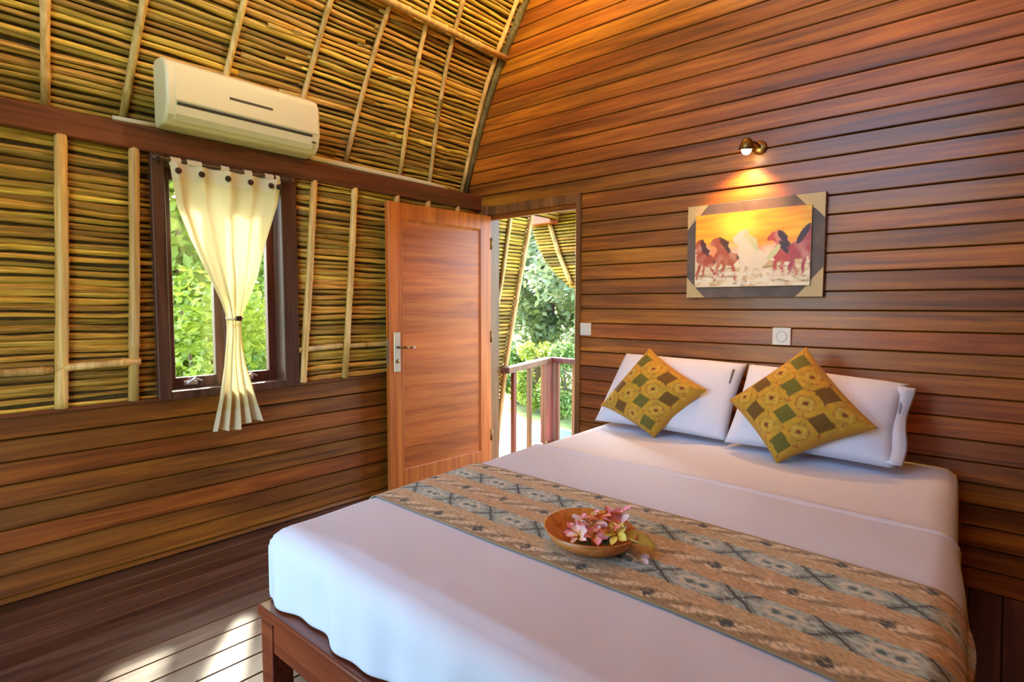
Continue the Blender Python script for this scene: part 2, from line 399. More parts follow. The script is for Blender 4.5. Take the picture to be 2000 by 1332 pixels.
# the upper reeds, the far slope and the veranda lining, too many to be single parts
um = MB(); rr = random.Random(3)
def reedline(m, x, z, y0, y1, r=.0115):
    m.tube([(x+rr.uniform(-.003,.003), y0+(y1-y0)*t, z+rr.uniform(-.004,.004)) for t in (0,.25,.5,.75,1)], [r*rr.uniform(.75,1.25) for _ in range(5)], 5)
s2 = s
while s2 < RS[-1]-.02:
    x, z = roof_at(s2, .008); reedline(um, x, z, YF, 0); s2 += RP
s2 = .02
while s2 < RS[-1]-.02:
    x, z = roof_at(s2, .008); reedline(um, XR-x, z, YF, 0); reedline(um, x, z, .075, YV); s2 += RP
up_ = um.build('thatch_lining', REED, ce, smooth=True); tag(up_, kind='stuff')
def roofpath(y0, y1, z0, z1, ins, n=9):
    o = []
    sa, sb = s_of_z(z0), s_of_z(z1)
    for i in range(n+1):
        t = i/n; x, z = roof_at(sa+(sb-sa)*t, ins); o.append((x, y0+(y1-y0)*t, z))
    return o
for i, (yb, yt, r) in enumerate([(-2.44,-2.47,.020),(-2.175,-2.07,.019),(-1.79,-1.68,.018),(-1.385,-1.28,.017),(-1.04,-.955,.017),(-.624,-.71,.017),(-.37,-.50,.017),(-.065,-.10,.018),(-2.8,-2.78,.02),(-3.15,-3.12,.02)]):
    # yt is the y at the height where the pole leaves the picture (about z = 2.9)
    yy = yb+(yt-yb)*1.6
    bamboo(ce, roofpath(yb, yy, 1.96, 3.5, .026), r*.86, seed=40+i)
bamboo(ce, roofpath(-.03, -.03, 1.96, 4.3, .012), .030, BAMBOO_D, name='verge_pole', seed=55)
xq, zq = roof_at(s_of_z(2.86), .05); bamboo(ce, [(xq, YF, zq-.04), (xq, -1.5, zq+.0), (xq, -.03, zq)], .020, seed=70, name='purlin')
bamboo(ce, [(XR/2, YF, 4.70), (XR/2, 0, 4.70)], .03, BAMBOO_D, name='ridge_pole', seed=71)

# ------------------------------------------------------------------ window
wn = MB()
wx0, wx1 = -.13, .014
wn.box((wx0, WY0, SILL), (wx1, WY0+.055, BEAMZ), .004).box((wx0, WY1-.085, SILL), (wx1, WY1, BEAMZ), .004)
wn.box((wx0, WY0+.055, BEAMZ-.04), (wx1, WY1-.085, BEAMZ)).box((wx0, WY0+.055, SILL-.002), (wx1+.004, WY1-.085, SILL+.035))
wn = wn.build('window_1', W_DARK); tag(wn, 'small twin-pane window in a dark timber frame behind the curtain', 'window', kind='structure')
sy0, sy1, sz0, sz1 = WY0+.058, WY1-.088, SILL+.037, BEAMZ-.042
smid = (sy0+sy1)/2
for (a, b) in ((sy0, smid-.002), (smid+.002, sy1)):
    m = MB(); st = .042; xa, xb = -.105, -.07
    m.box((xa, a, sz0), (xb, a+st, sz1), .003).box((xa, b-st, sz0), (xb, b, sz1), .003).box((xa, a+st, sz1-.05), (xb, b-st, sz1)).box((xa, a+st, sz0), (xb, b-st, sz0+.05))
    sh = m.build('sash', W_DARK, wn)
    MB().box((-.089, a+st, sz0+.05), (-.085, b-st, sz1-.05)).build('pane', GLASS, sh)
    c = (a+b)/2-.03
    MB().box((-.071, c-.03, sz0+.012), (-.058, c+.03, sz0+.034), .003).tube([(-.055, c-.02, sz0+.02), (-.045, c+.015, sz0+.045), (-.05, c+.045, sz0+.03)], .006, 6).build('latch', STEEL, sh)

# ------------------------------------------------------------------ curtain rod and curtain
RODX = .047
rd = MB().tube([(RODX, -2.085, 1.818), (RODX, -1.475, 1.818)], .008, 10)
rd.lathe([(.0, 0), (.012, .001), (.014, .01), (.008, .02), (.0, .022)], (RODX, -2.09, 1.818), 10, (0, -1, 0)).lathe([(.0, 0), (.012, .001), (.014, .01), (.008, .02), (.0, .022)], (RODX, -1.47, 1.818), 10, (0, 1, 0))
rd.box((.010, -2.075, 1.806), (RODX, -2.066, 1.83)).box((.010, -1.495, 1.806), (RODX, -1.486, 1.83))
rd = rd.build('curtain_rod', W_DARK, None, smooth=False); tag(rd, 'thin dark wooden rod above the small window', 'curtain rod')
cu = empty('curtain', (RODX, -1.78, .565)); tag(cu, 'cream cotton curtain tied at the waist over the small window', 'curtain')
def lerp_tab(t, tab):
    for (a, va), (b, vb) in zip(tab, tab[1:]):
        if t <= b:
            return va+(vb-va)*(t-a)/(b-a)
    return tab[-1][1]
TL = [(0,-2.053),(.15,-2.03),(.27,-1.975),(.4,-1.90),(.5,-1.843),(.55,-1.823),(.60,-1.818),(.66,-1.822),(.75,-1.834),(.88,-1.862),(1,-1.90)]
TR = [(0,-1.52),(.1,-1.54),(.25,-1.60),(.4,-1.656),(.5,-1.712),(.55,-1.74),(.60,-1.75),(.66,-1.745),(.75,-1.728),(.88,-1.685),(1,-1.645)]
CZ0, CZ1 = 1.806, .565
NF = 4.6
def curt(u, t, off=0.0):
    yl, yr = lerp_tab(t, TL), lerp_tab(t, TR); wdt = yr-yl
    amp = .010+.016*min(1, t*2.2); 
    if t > .45: amp = .012+.010*max(0, (t-.6)/.4)+.014*max(0, (.55-t)/.1)
    ph = u*NF*2*math.pi
    y = yl+wdt*(u+.015*math.sin(ph+1.1))
    x = RODX+.012+amp*math.sin(ph)+.006*math.sin(ph*.5+t*6)
    pinch = math.exp(-((t-.6)/.09)**2)
    x += .022*pinch*math.sin(math.pi*u)
    z = CZ0+(CZ1-CZ0)*t
    if t > .9: z += .012*math.sin(u*9+1)*(t-.9)/.1 + .03*(u-.35)*(t-.9)/.1
    if t < .3: z -= .0
    return (x+off, y, z)
o = MB().grid(lambda u, t: curt(u, t*.0+.055+t*.87), 110, 60).build('drape', CURT, cu, smooth=True)
o = MB().grid(lambda u, t: curt(u, .925+t*.075), 110, 8).build('hem', CURT_H, cu, smooth=True)
hb = MB().grid(lambda u, t: curt(u, t*.055, .001), 110, 6).build('header_band', CURT_H, cu, smooth=True)
for u in (.055, .235, .46, .665, .865, .965):
    c = Vector(curt(u, .03)); c.x = RODX+.034
    MB().lathe([(0, .004), (.011, .004), (.014, .002), (.014, -.004), (0, -.006)], c, 14, (1, 0, 0)).build('button', BTN, cu, smooth=True)
for a, b in ((.01, .12), (.16, .26), (.42, .50), (.63, .70), (.83, .90), (.93, .99)):
    ya, yb = curt(a, 0)[1], curt(b, 0)[1]
    pth = [(RODX+.012, CZ0-.0), (RODX+.013, CZ0+.015), (RODX+.004, CZ0+.025), (RODX-.008, CZ0+.022), (RODX-.012, CZ0+.008), (RODX-.011, CZ0-.01)]
    m = MB(); n = len(pth)
    m.v = [(x+.002, ya, z) for x, z in pth]+[(x+.002, yb, z) for x, z in pth]; m.f = [(i, i+1, n+i+1, n+i) for i in range(n-1)]
    m.build('tab', CURT_H, cu, smooth=True)
m = MB(); m.tube([(RODX+.020+.030*math.cos(g), -1.783+.036*math.sin(g), 1.104+.004*math.sin(g*2)) for g in [2*math.pi*i/24 for i in range(25)]], .006, 8, updir=(0, 0, 1)); m.build('tie_band', CURT_H, cu, smooth=True)
MB().box((RODX+.054, -1.793, 1.093), (RODX+.066, -1.768, 1.117), .003, 0).build('tie_button', BTN, cu)

# ------------------------------------------------------------------ air conditioner, pipe
AY0, AY1 = -2.078, -1.352
ac = empty('air_conditioner', (.05, (AY0+AY1)/2, 1.952)); tag(ac, 'cream wall-mounted air conditioner on the timber beam', 'air conditioner')
body = [(-.01,1.953),(-.01,2.235),(.02,2.252),(.085,2.246),(.128,2.222),(.148,2.185),(.153,2.05),(.138,1.995),(.10,1.958)]
b = bevel(MB().prism(body, 1, AY0, AY1).build('casing', PLASTIC, ac), .012, 3); autosmooth(fixn(b), 30)
fp_ = [(.146,2.20),(.150,2.195),(.1585,2.06),(.1565,2.052),(.152,2.052),(.142,2.19)]
bevel(fixn(MB().prism(fp_, 1, AY0+.035, AY1-.012).build('front_panel', PLASTIC, ac)), .002)
MB().prism([(.153,2.047),(.1575,2.047),(.155,2.037),(.150,2.037)], 1, AY0+.04, AY1-.05).build('air_slot', PLASTIC_D, ac)
MB().prism([(.149,2.033),(.154,2.034),(.146,1.998),(.126,1.975),(.122,1.98),(.14,2.0)], 1, AY0+.035, AY1-.04).build('louver', PLASTIC, ac)
MB().prism([(.1535,2.128),(.1560,2.126),(.1565,2.116),(.153,2.116)], 1, -1.815, -1.61).build('display_strip', PLASTIC_D, ac)
MB().box((.1485, AY1-.05, 2.008), (.156, AY1-.03, 2.014)).build('indicator', PLASTIC_D, ac)
pi_ = MB().tube([(-.03, -1.36, 1.985), (-.005, -1.30, 1.972), (-.002, -1.1, 1.969), (-.002, -.8, 1.9665), (-.004, -.5, 1.965), (-.01, -.34, 1.961), (-.03, -.28, 1.959)], [.016,.017,.017,.016,.016,.013,.006], 10).build('drain_pipe', PIPE, None, smooth=True)
tag(pi_, 'cream wrapped pipe lying along the top of the timber beam', 'pipe')
p2 = MB().tube([(0, -2.24, 1.963), (0, -2.16, 1.964), (.0, -2.082, 1.966)], [.010,.012,.012], 10).build('pipe_stub', PIPE, None, smooth=True)
tag(p2, 'short cream pipe end beside the air conditioner on the beam', 'pipe')

# ------------------------------------------------------------------ door and its frame
fr = MB()
fr.box((DX0-.045, -.032, 0), (DX0+.012, .10, DZ+.05), .004, 2).box((DX1-.012, -.026, 0), (DX1+.026, .10, DZ+.05), .004, 2).box((DX0+.012, -.024, DZ-.012), (DX1-.012, .098, DZ+.05), .004, 0)
fr = fr.build('trim_2', W_FRAME); tag(fr, 'dark timber frame around the open doorway', 'door frame', kind='structure')
HG = Vector((.115, -.045, 0)); ED = Vector((.062, -.885, 0))
LWD = (ED-HG).length; DH = 1.79
dang = math.atan2((ED-HG).y, (ED-HG).x)
dm = MB(); T = .038
# local frame: x along the leaf from the hinge, y thickness (room face at +T), z up
def dbox(m, x0, x1, z0, z1, y0=0, y1=T, bev=.003): m.box((x0, y0, z0), (x1, y1, z1), bev, 2 if z1-z0 > x1-x0 else 0)
dbox(dm, 0, .10, .012, DH); dbox(dm, LWD-.095, LWD, .012, DH); dbox(dm, .10, LWD-.095, DH-.10, DH); dbox(dm, .10, LWD-.095, .012, .15)
dl = dm.build('door_1', W_DOORV); tag(dl, 'reddish timber door swung open against the matting', 'door', kind='structure')
pn = MB().box((.098, .012, .148), (LWD-.093, T-.010, DH-.098)).build('door_panel', wood('door_panel_local', 0, (.28,.055,.006), (.50,.12,.014), (.66,.205,.03), rough=.42, obj_rand=False, scale=.9), dl)
mo = MB()
for (x0, x1, z0, z1) in ((.10,.112,.15,DH-.10),(LWD-.107,LWD-.095,.15,DH-.10)):
    mo.prism([(x0, T-.010), (x1, T-.010), ((x0 if x0 < .2 else x1), T+.001)], 2, z0, z1)
mo.prism([(T-.010, DH-.10), (T-.010, DH-.112), (T+.001, DH-.10)], 0, .10, LWD-.095)
mo.build('moulding', W_DOORV, dl)
hd = MB().box((LWD-.075, T, .765), (LWD-.028, T+.006, 1.005), .002, 2).build('handle_plate', WHITE_P, dl)
MB().tube([(LWD-.052, T+.006, .915), (LWD-.052, T+.045, .915), (LWD-.07, T+.05, .915), (LWD-.135, T+.05, .912)], .007, 8, updir=(0, 0, 1)).lathe([(.0,.001),(.012,.001),(.012,.004),(0,.004)], (LWD-.052, T+.006, .83), 12, (0,1,0))  .build('lever', BRASS, hd, smooth=True)
MB().box((LWD, .006, .80), (LWD+.003, T-.006, .97)).build('lock_face', STEEL, dl)
MB().lathe([(0,.018),(.008,.017),(.011,.012),(.008,.006),(.006,0)], (LWD-.135, T+.05, .912), 14, (0,1,0)).build('knob', plain('pink_knob', (.7,.42,.3), .4), dl, smooth=True)
for hz in (.25, .95, 1.6): MB().tube([(0, T, hz-.04), (0, T, hz+.04)], .008, 8).build('hinge', BRASS, dl, smooth=True)
dl.location = HG; dl.rotation_euler = (0, 0, dang)

# ------------------------------------------------------------------ bed frame
bx0, bx1, by0, by1, DK = 1.275, 2.80, -2.262, -.03, .292
bf = empty('platform_bed', (bx0, by0, 0)); tag(bf, 'low reddish timber bed platform under the mattress', 'bed')
bevel(MB().box((bx0, by0, DK-.032), (bx1, by0+.11, DK)).build('front_board', W_BED, bf), .006)
n = 8; w_ = (bx1-bx0)/n
bevel(MB().box((bx0, by0+.11, DK-.03), (bx0+.1, by1, DK-.002)).build('side_board', W_BED, bf), .004)
bevel(MB().box((bx1-.1, by0+.11, DK-.03), (bx1, by1, DK-.002)).build('side_board', W_BED, bf), .004)
yy = by0+.14
while yy < by1-.1:
    MB().box((bx0+.1, yy, DK-.032), (bx1-.1, yy+.1, DK-.012)).build('slat', W_BED, bf); yy += .17
bevel(MB().box((bx0+.022, by0+.014, DK-.13), (bx1-.022, by0+.04, DK-.032)).build('front_rail', W_BED, bf), .003)
for xx in (bx0+.014, bx1-.04): bevel(MB().box((xx, by0+.04, DK-.13), (xx+.026, by1, DK-.032)).build('side_rail', W_BED, bf), .003)
for (xx, y_) in ((bx0+.008, by0+.008), (bx1-.073, by0+.008), (bx0+.008, by1-.075), (bx1-.073, by1-.075)):
    bevel(MB().box((xx, y_, 0), (xx+.065, y_+.065, DK-.032)).build('leg', W_BED, bf), .004)

# ------------------------------------------------------------------ mattress, top sheet, runner: one drape function
MTOP = .502; MR = .055
def shear(y, x): return y-.052*(x-1.3)/1.5*min(1, max(0, -y)/.9)
def ml(y): return 1.16+.115*((-.06-y)/2.16)
def mr_(y): return 2.785+.115*((-.06-y)/2.16)
def cross(a, y, off):
    """point at arc length a (0 = centre line) across the mattress at station y, offset outwards"""
    xl, xr = ml(y)-off, mr_(y)+off; xc = (ml(y)+mr_(y))/2; R = MR+off; sgn = 1 if a >= 0 else -1; s = abs(a)
    half = (xr-xc if sgn > 0 else xc-xl); flat = half-R; q = math.pi/2*R
    crown = .006*(1-min(1, s/flat)**2)
    if s <= flat: return xc+sgn*s, MTOP+off+crown
    s -= flat
    if s <= q: g = s/R; return xc+sgn*(flat+R*math.sin(g)), MTOP+off-R+R*math.cos(g)
    s -= q
    return xc+sgn*(half+.0*s), MTOP+off-R-s
MY0, MY1 = -.06, -2.215
def front_round(y): return 0
mm = MB()
# mattress body: rounded box with a rounded foot, swept rings
def ring(y, shrink, top_drop):
    pts = []
    for i in range(49):
        t = -1+2*i/48
        L = (mr_(y)-ml(y))/2-MR+math.pi/2*MR+.13
        x, z = cross(t*L, y, -shrink*.0)
        xc = (ml(y)+mr_(y))/2
        x = xc+(x-xc)*(1-shrink/.8)
        z = min(z, MTOP+.006-top_drop) if top_drop > 0 else z
        z = max(z, DK+.001)
        if i in (0, 48): z = DK+.001
        pts.append((x, shear(y, x), z))
    return pts
rows_ = []
ns = 30
for j in range(ns+1):
    t = j/ns; rows_.append(ring(MY0+(MY1+.06-MY0)*t, 0, 0))
for j in range(1, 9):
    g = j/8*math.pi/2; rows_.append(ring(MY1+.06-.06*math.sin(g), .03*(1-math.cos(g)), .06*(1-math.cos(g)) if j else 0))
base = 0
for rw_ in rows_: mm.v += rw_
kk = 49
for j in range(len(rows_)-1):
    for i in range(kk-1): mm.f.append((j*kk+i, j*kk+i+1, (j+1)*kk+i+1, (j+1)*kk+i))
mm.f.append(tuple(range(kk))); 
lastb = (len(rows_)-1)*kk
n0 = len(mm.v); lo = [(p[0], p[1]+.02, DK+.001) for p in rows_[-1]]
mm.v += lo
for i in range(kk-1): mm.f.append((lastb+i, lastb+i+1, n0+i+1, n0+i))
mt = mm.build('mattress', LINEN, None, smooth=True); fixn(mt); tag(mt, 'thick mattress in a white fitted sheet on the timber platform', 'mattress')


def wrinkle(x, y, amp): return amp*(mnoise.noise(Vector((x*4.5, y*4.5, 3)))+.5*mnoise.noise(Vector((x*11, y*9, 8))))
def drape_foot(x, z, yv, off):
    """sheet past the foot edge goes round and down"""
    if yv >= MY1+.06: return yv, 0
    s = (MY1+.06)-yv; R = .06+off
    if s < math.pi/2*R: g = s/R; return MY1+.06-R*math.sin(g), R*(1-math.cos(g))
    s -= math.pi/2*R
    return MY1-off-.0*s, R+s
def top_sheet(u, v):
    off = .006
    y = -.885+v*(-2.21+.885-.30)
    L = (mr_(y)-ml(y))/2-MR+math.pi/2*MR+.17
    a = (u*2-1)*L
    x, z = cross(a, max(y, MY1+.06), off)
    if z > MTOP-.02: z += wrinkle(x, y, .0022)
    yy, dz = drape_foot(x, z, y, off)
    if dz > 0:
        # corner gather at the foot
        k = min(1, dz/.15); z = min(z, MTOP+off-dz); x += .006*math.sin(x*30)*k; yy += (.012*math.sin(x*17+1)+.006*math.sin(x*41))*k
        xc = (ml(MY1)+mr_(MY1))/2; x = xc+(x-xc)*(1-.035*k)
    else:
        edge = max(0, (MTOP-z)/.15); x += edge*.02*math.sin(y*9)*(1 if a > 0 else -1)
    if v < .02: z -= .003
    return (x, shear(yy, x), max(z, DK+.012))
ts = MB().grid(top_sheet, 120, 110).build('top_sheet', SHEET, None, smooth=True); tag(ts, 'white top sheet folded back across the bed', 'bed sheet')
sm_ = ts.modifiers.new('thick', 'SOLIDIFY'); sm_.thickness = .004; sm_.offset = -1
fold = MB()
def foldf(u, v):
    y = -.885; L = (mr_(y)-ml(y))/2-MR+math.pi/2*MR+.10
    a = (u*2-1)*L; x, z = cross(a, y, .008); g = v*math.pi
    xc = (ml(y)+mr_(y))/2
    return (x, shear(y, x)-.05+.055*math.sin(g)*0+.05*v+.004*math.sin(x*7), z+.0065*math.sin(g)+.001)
MB().grid(foldf, 100, 8).build('turned_edge', SHEET, ts, smooth=True)

def set_colors(o, cols, name='print'):
    at_ = o.data.color_attributes.new(name, 'FLOAT_COLOR', 'POINT')
    flat = []
    for c in cols: flat += [c[0], c[1], c[2], 1.0]
    at_.data.foreach_set('color', flat)
def mixc(a, b, t): return tuple(x+(y-x)*t for x, y in zip(a, b))
def fr_(x): return x-math.floor(x)
def nz(x, y, z=0): return mnoise.noise(Vector((x, y, z)))
def runner_col(d, v):
    """d = metres along the length, v = 0 head-side edge .. 1 foot-side edge"""
    tan = (.32,.275,.15); org = (.33,.215,.10); blue = (.31,.42,.40); dark = (.03,.04,.035); cream = (.52,.47,.32); olive = (.22,.17,.085); v += .010*nz(d*26, v*9, 31); ink = (.05,.10,.10)
    g = nz(d*60, v*40)*.5+.5
    def leaf(q, dd, k=11):
        p = fr_(dd*k); c = mixc(olive, cream, max(0, min(1, 1.8*math.sin(p*math.pi*2+q*5)+.6)))
        hw = .16*(1-abs(q-.5)*1.2)
        p2 = fr_(dd*k/2+.2)
        if abs(p2-.5) < .10*(1-abs(2*q-1)) : c = dark
        if nz(dd*110, q*6, 4) > .15: c = mixc(c, dark, .55)
        elif nz(dd*60, q*5, 14) > .2: c = mixc(c, tan, .7)
        return c
    def batik(q, dd):
        c = mixc(blue, (.20,.24,.2), max(0, min(1, nz(dd*50, q*7, 2)*1.6+.4)))
        ph = fr_(dd*5.2)-.5
        if math.hypot(abs(abs(ph)-.42)*1.7, (q-.5)*.9) < .26 and math.hypot(abs(abs(ph)-.42)*1.7, (q-.5)*.9) > .15: c = mixc(c, (.45,.47,.38), .8)
        if math.hypot(abs(abs(ph)-.42)*1.7, (q-.5)*.9) < .09: c = ink
        e = min(abs(ph-(q-.5)*.42), abs(ph+(q-.5)*.42))
        if e < .035 and abs(ph) < .3: c = dark
        elif .06 < e < .085 and abs(ph) < .32: c = mixc(c, ink, .8)
        if nz(dd*90, q*12, 9) > .3: c = mixc(c, ink, .55)
        return c
    def tn(dd, q, base):
        st = .5+.5*math.sin((dd*150+q*22)); c = mixc(base, mixc(base, (.6,.4,.18), .45), st*.7)
        n6 = nz(dd*70, q*9, 6)
        if n6 > .28: c = mixc(c, org, .7)
        elif n6 < -.22: c = mixc(c, olive, .75)
        elif nz(dd*45, q*6, 16) > .25: c = mixc(c, cream, .45)
        return c
    return tuple(min(.8, k*1.3) for k in runner_band(v, d, tan, org, olive, leaf, batik, tn))
def runner_band(v, d, tan, org, olive, leaf, batik, tn):
    bands = [(-1,.02,'o'),(.02,.09,'l'),(.09,.19,'t'),(.19,.35,'b'),(.35,.45,'r'),(.45,.53,'l'),(.53,.63,'r'),(.63,.79,'b'),(.79,.89,'t'),(.89,.975,'l'),(.975,2,'o')]
    for a, b, k in bands:
        if v <= b:
            q = (v-a)/(b-a)
            if k == 'o': return olive
            if k == 'l': return leaf(q, d+a)
            if k == 'b': return batik(q, d+a*.7)
            if k == 't': return tn(d, q, tan)
            return tn(d, q, mixc(tan, org, .6))
    return olive
RU, RV = 330, 120
rcols = []
def runner(u, v):
    off = .014
    yb = -1.335+v*(-.525)
    L1 = (mr_(yb)-ml(yb))/2-MR+math.pi/2*MR+.14
    a = -L1+.0+(2*L1)*u
    x, z = cross(a, yb, off)
    if z > MTOP-.02: z += wrinkle(x, yb, .0022)
    y = shear(yb, x)+.004*math.sin(x*6)
    if z < MTOP-.05: x += (1 if a > 0 else -1)*(.004+.010*math.sin(v*7))
    rcols.append(runner_col(a, v))
    return (x, y, max(z, DK+.03))
rn = MB().grid(runner, RU, RV).build('bed_runner', None, None, smooth=True)
set_colors(rn, rcols); rn.data.materials.append(cloth('batik_cotton', (.5,.4,.2), attr='print', wscale=300, bump=.15))
tag(rn, 'batik bed runner in tan and blue-grey bands across the bed', 'bed runner')
sm_ = rn.modifiers.new('thick', 'SOLIDIFY'); sm_.thickness = .004; sm_.offset = -1

# ------------------------------------------------------------------ pillows and cushions
def puff(c00, c10, c11, c01, thick, nrm, name, mat, parent=None, n=36, pinch=.05, colf=None, back=.8, sag=0.0, power=.5, flange=0.0):
    """cushion from four corners; nrm points to the room"""
    c00, c10, c11, c01 = map(Vector, (c00, c10, c11, c01)); nrm = Vector(nrm).normalized(); m = MB(); cols = []
    ctr = (c00+c10+c11+c01)/4
    for side in (1, -1):
        def f(u, v):
            a, b = 2*u-1, 2*v-1
            pu = 1-pinch*(1-b*b)*abs(a)**1.5; pv = 1-pinch*(1-a*a)*abs(b)**1.5
            uu, vv = .5+.5*a*pv**0*pu, .5+.5*b*pv
            p = (c00*(1-uu)+c10*uu)*(1-vv)+(c01*(1-uu)+c11*uu)*vv
            k = 1+flange
            aa, bb = min(1, abs(a)*k), min(1, abs(b)*k)
            h = (max(0, 1-aa**2.6)*max(0, 1-bb**2.6))**power
            h *= 1+.07*nz(u*5, v*5, side*3+c00.x*7)
            p = p+nrm*(thick*(h if side > 0 else -h*back))
            p.z -= sag*h*(1-v)
            if colf: cols.append(colf(u, v))
            return p
        m.grid(f, n, n)
        if side < 0:
            k = len(m.f)//2; m.f[k:] = [tuple(reversed(q)) for q in m.f[k:]]
    o = m.build(name, mat, parent, smooth=True)
    if colf: set_colors(o, cols)
    import bmesh
    bm = bmesh.new(); bm.from_mesh(o.data); bmesh.ops.remove_doubles(bm, verts=bm.verts, dist=.0004); bm.to_mesh(o.data); bm.free()
    o.data.polygons.foreach_set('use_smooth', [True]*len(o.data.polygons))
    return o
nl = (0, -.84, .45)
pl = puff((1.20,-.33,.535), (1.93,-.33,.535), (1.945,-.12,.885), (1.27,-.12,.90), .095, nl, 'pillow', LINEN, flange=.0, pinch=.035, power=.42)
tag(pl, 'white bed pillow propped on the wall nearer the open door', 'pillow', 'white bed pillows')
pr = puff((1.93,-.36,.535), (2.60,-.36,.535), (2.61,-.12,.845), (1.955,-.12,.885), .105, nl, 'pillow', LINEN, flange=.0, pinch=.035, power=.42)
tag(pr, 'white bed pillow propped on the wall below the socket', 'pillow', 'white bed pillows')
MB().tube([(1.905,-.19,.86),(1.90,-.225,.80),(1.885,-.24,.74)], .005, 6).build('shade_line', plain('grey_gap_shade', (.12,.11,.12), .7), pl, smooth=True)  # dark tube standing in for the shaded gap between the pillows
MB().tube([(2.585,-.165,.83),(2.592,-.22,.76),(2.585,-.29,.66),(2.575,-.34,.57)], .005, 6).build('shade_line', plain('blue_crease_shade', (.25,.28,.36), .7), pr, smooth=True)  # shade of the crease beside the end flap, drawn as a coloured tube
def flap(u, v):
    a = Vector((2.57,-.375,.56)).lerp(Vector((2.578,-.17,.842)), v); bb = Vector((2.622,-.355,.55)).lerp(Vector((2.628,-.14,.832)), v)
    p = a.lerp(bb, u); p.y += -.012*math.sin(math.pi*u)+.006*math.sin(v*11); p.x += .008*math.sin(v*8)*u; return p
fo = MB().grid(flap, 8, 24).build('end_flap', LINEN, pr, smooth=True); sm_ = fo.modifiers.new('thick', 'SOLIDIFY'); sm_.thickness = .004
def cush_col(u, v):
    gold = (.60,.34,.03); ol = (.42,.28,.03); brown = (.11,.05,.014); green = (.09,.105,.02); yel = (.62,.46,.10); red = (.30,.06,.03)
    u += .006*nz(u*9, v*9, 11); v += .006*nz(u*9, v*9, 21); n = 4.4; x, y = max(0, u*n-.2), max(0, v*n-.2); i, j = int(x), int(y); a, b = fr_(x)-.5, fr_(y)-.5
    c = mixc(gold, ol, max(0, min(1, .5+nz(u*16, v*16, 5))))
    m = max(abs(a), abs(b))
    if u < .035 or u > .965 or v < .035 or v > .965: return mixc(gold, brown, .25)
    if (i+j) % 2 == 0:
        if m < .37: return mixc(green if (i*3+j) % 4 < 2 else brown, ol, .15+.2*nz(u*60, v*60))
    else:
        r = math.hypot(a, b)
        th = math.atan2(b, a)
        if r < .10: return mixc(brown, red, .5+.5*nz(u*50, v*50))
        if abs(r-.24-.05*math.cos(4*th)) < .055: return mixc(yel, c, .5+.5*nz(u*70, v*70, 2))
        if .36 < r < .42 and nz(u*40, v*40, 7) > 0: return mixc(red, c, .35)
    if abs(abs(a)-abs(b)) < .05 and m > .36 and nz(u*30, v*30, 1) > 0: return mixc(red, c, .3)
    return c
CUSH = cloth('woven_cushion', (.4,.3,.05), attr='print', wscale=220, bump=.25, sheen=.1)
def cushion(bot, rgt, top, lft, thick, label):
    bot, rgt, top, lft = map(Vector, (bot, rgt, top, lft)); nrm = (rgt-lft).cross(top-bot).normalized()
    if nrm.y > 0: nrm = -nrm
    o = puff(bot, rgt, top, lft, thick, nrm, 'cushion', CUSH, n=90, pinch=.07, colf=cush_col, back=.75, power=.6)
    tag(o, label, 'cushion', 'patterned scatter cushions'); return o
cl = cushion((1.588,-.385,.505), (1.835,-.335,.768), (1.470,-.225,.945), (1.235,-.33,.622), .105, 'smaller gold patterned cushion standing on its corner nearer the door')
cr_ = cushion((2.196,-.475,.505), (2.545,-.40,.694), (2.240,-.245,.990), (1.955,-.38,.738), .115, 'larger gold patterned cushion standing on its corner below the socket')

# ------------------------------------------------------------------ bowl of flowers
BC = Vector((2.105, -1.745, MTOP+.0215))
def bowlr(g): return .122*(1+.12*math.cos(g-2.6)+.05*math.cos(2*g))
bo = MB()
prof_o = [(.35,.0),(.62,.008),(.86,.026),(1.0,.052)]; prof_i = [(.95,.053),(.80,.030),(.55,.014),(0.001,.010)]
nb = 40
for (k, h) in prof_o+prof_i:
    for j in range(nb):
        g = 2*math.pi*j/nb; rr_ = bowlr(g)*k; lift = .014*max(0, math.cos(g-2.6))*(h/.052)
        bo.v.append((BC.x+rr_*math.cos(g), BC.y+rr_*math.sin(g), BC.z+h+lift))
for i in range(7):
    for j in range(nb): bo.f.append((i*nb+j, i*nb+(j+1)%nb, (i+1)*nb+(j+1)%nb, (i+1)*nb+j))
bo.f.append(tuple(reversed(range(nb))))
bw_ = bo.build('wooden_bowl', W_BOWL, None, smooth=True); tag(bw_, 'shallow orange wooden bowl filled with flowers on the batik runner', 'bowl')
def flower_mat(name, c0, c1):
    m, n, b = newmat(name); L = n.links.new
    tc = N(n, 'ShaderNodeTexCoord'); ln = N(n, 'ShaderNodeVectorMath', operation='LENGTH'); cr = N(n, 'ShaderNodeValToRGB'); e = cr.color_ramp.elements
    mu = N(n, 'ShaderNodeMath', operation='MULTIPLY'); mu.inputs[1].default_value = 32
    e[0].position = .12; e[0].color = (*c0, 1); e[1].position = .6; e[1].color = (*c1, 1)
    L(tc.outputs['Object'], ln.inputs[0]); L(ln.outputs['Value'], mu.inputs[0]); L(mu.outputs[0], cr.inputs[0]); L(cr.outputs[0], b.inputs['Base Color']); b.inputs['Roughness'].default_value = .5
    return m
FP = flower_mat('pink_petal', (.85,.45,.08), (.85,.36,.42)); FW = flower_mat('pale_petal', (.9,.6,.08), (.88,.66,.62)); FO = flower_mat('orange_petal', (.9,.5,.04), (.85,.28,.14)); FY = flower_mat('yellow_petal', (.75,.5,.03), (.8,.66,.12))
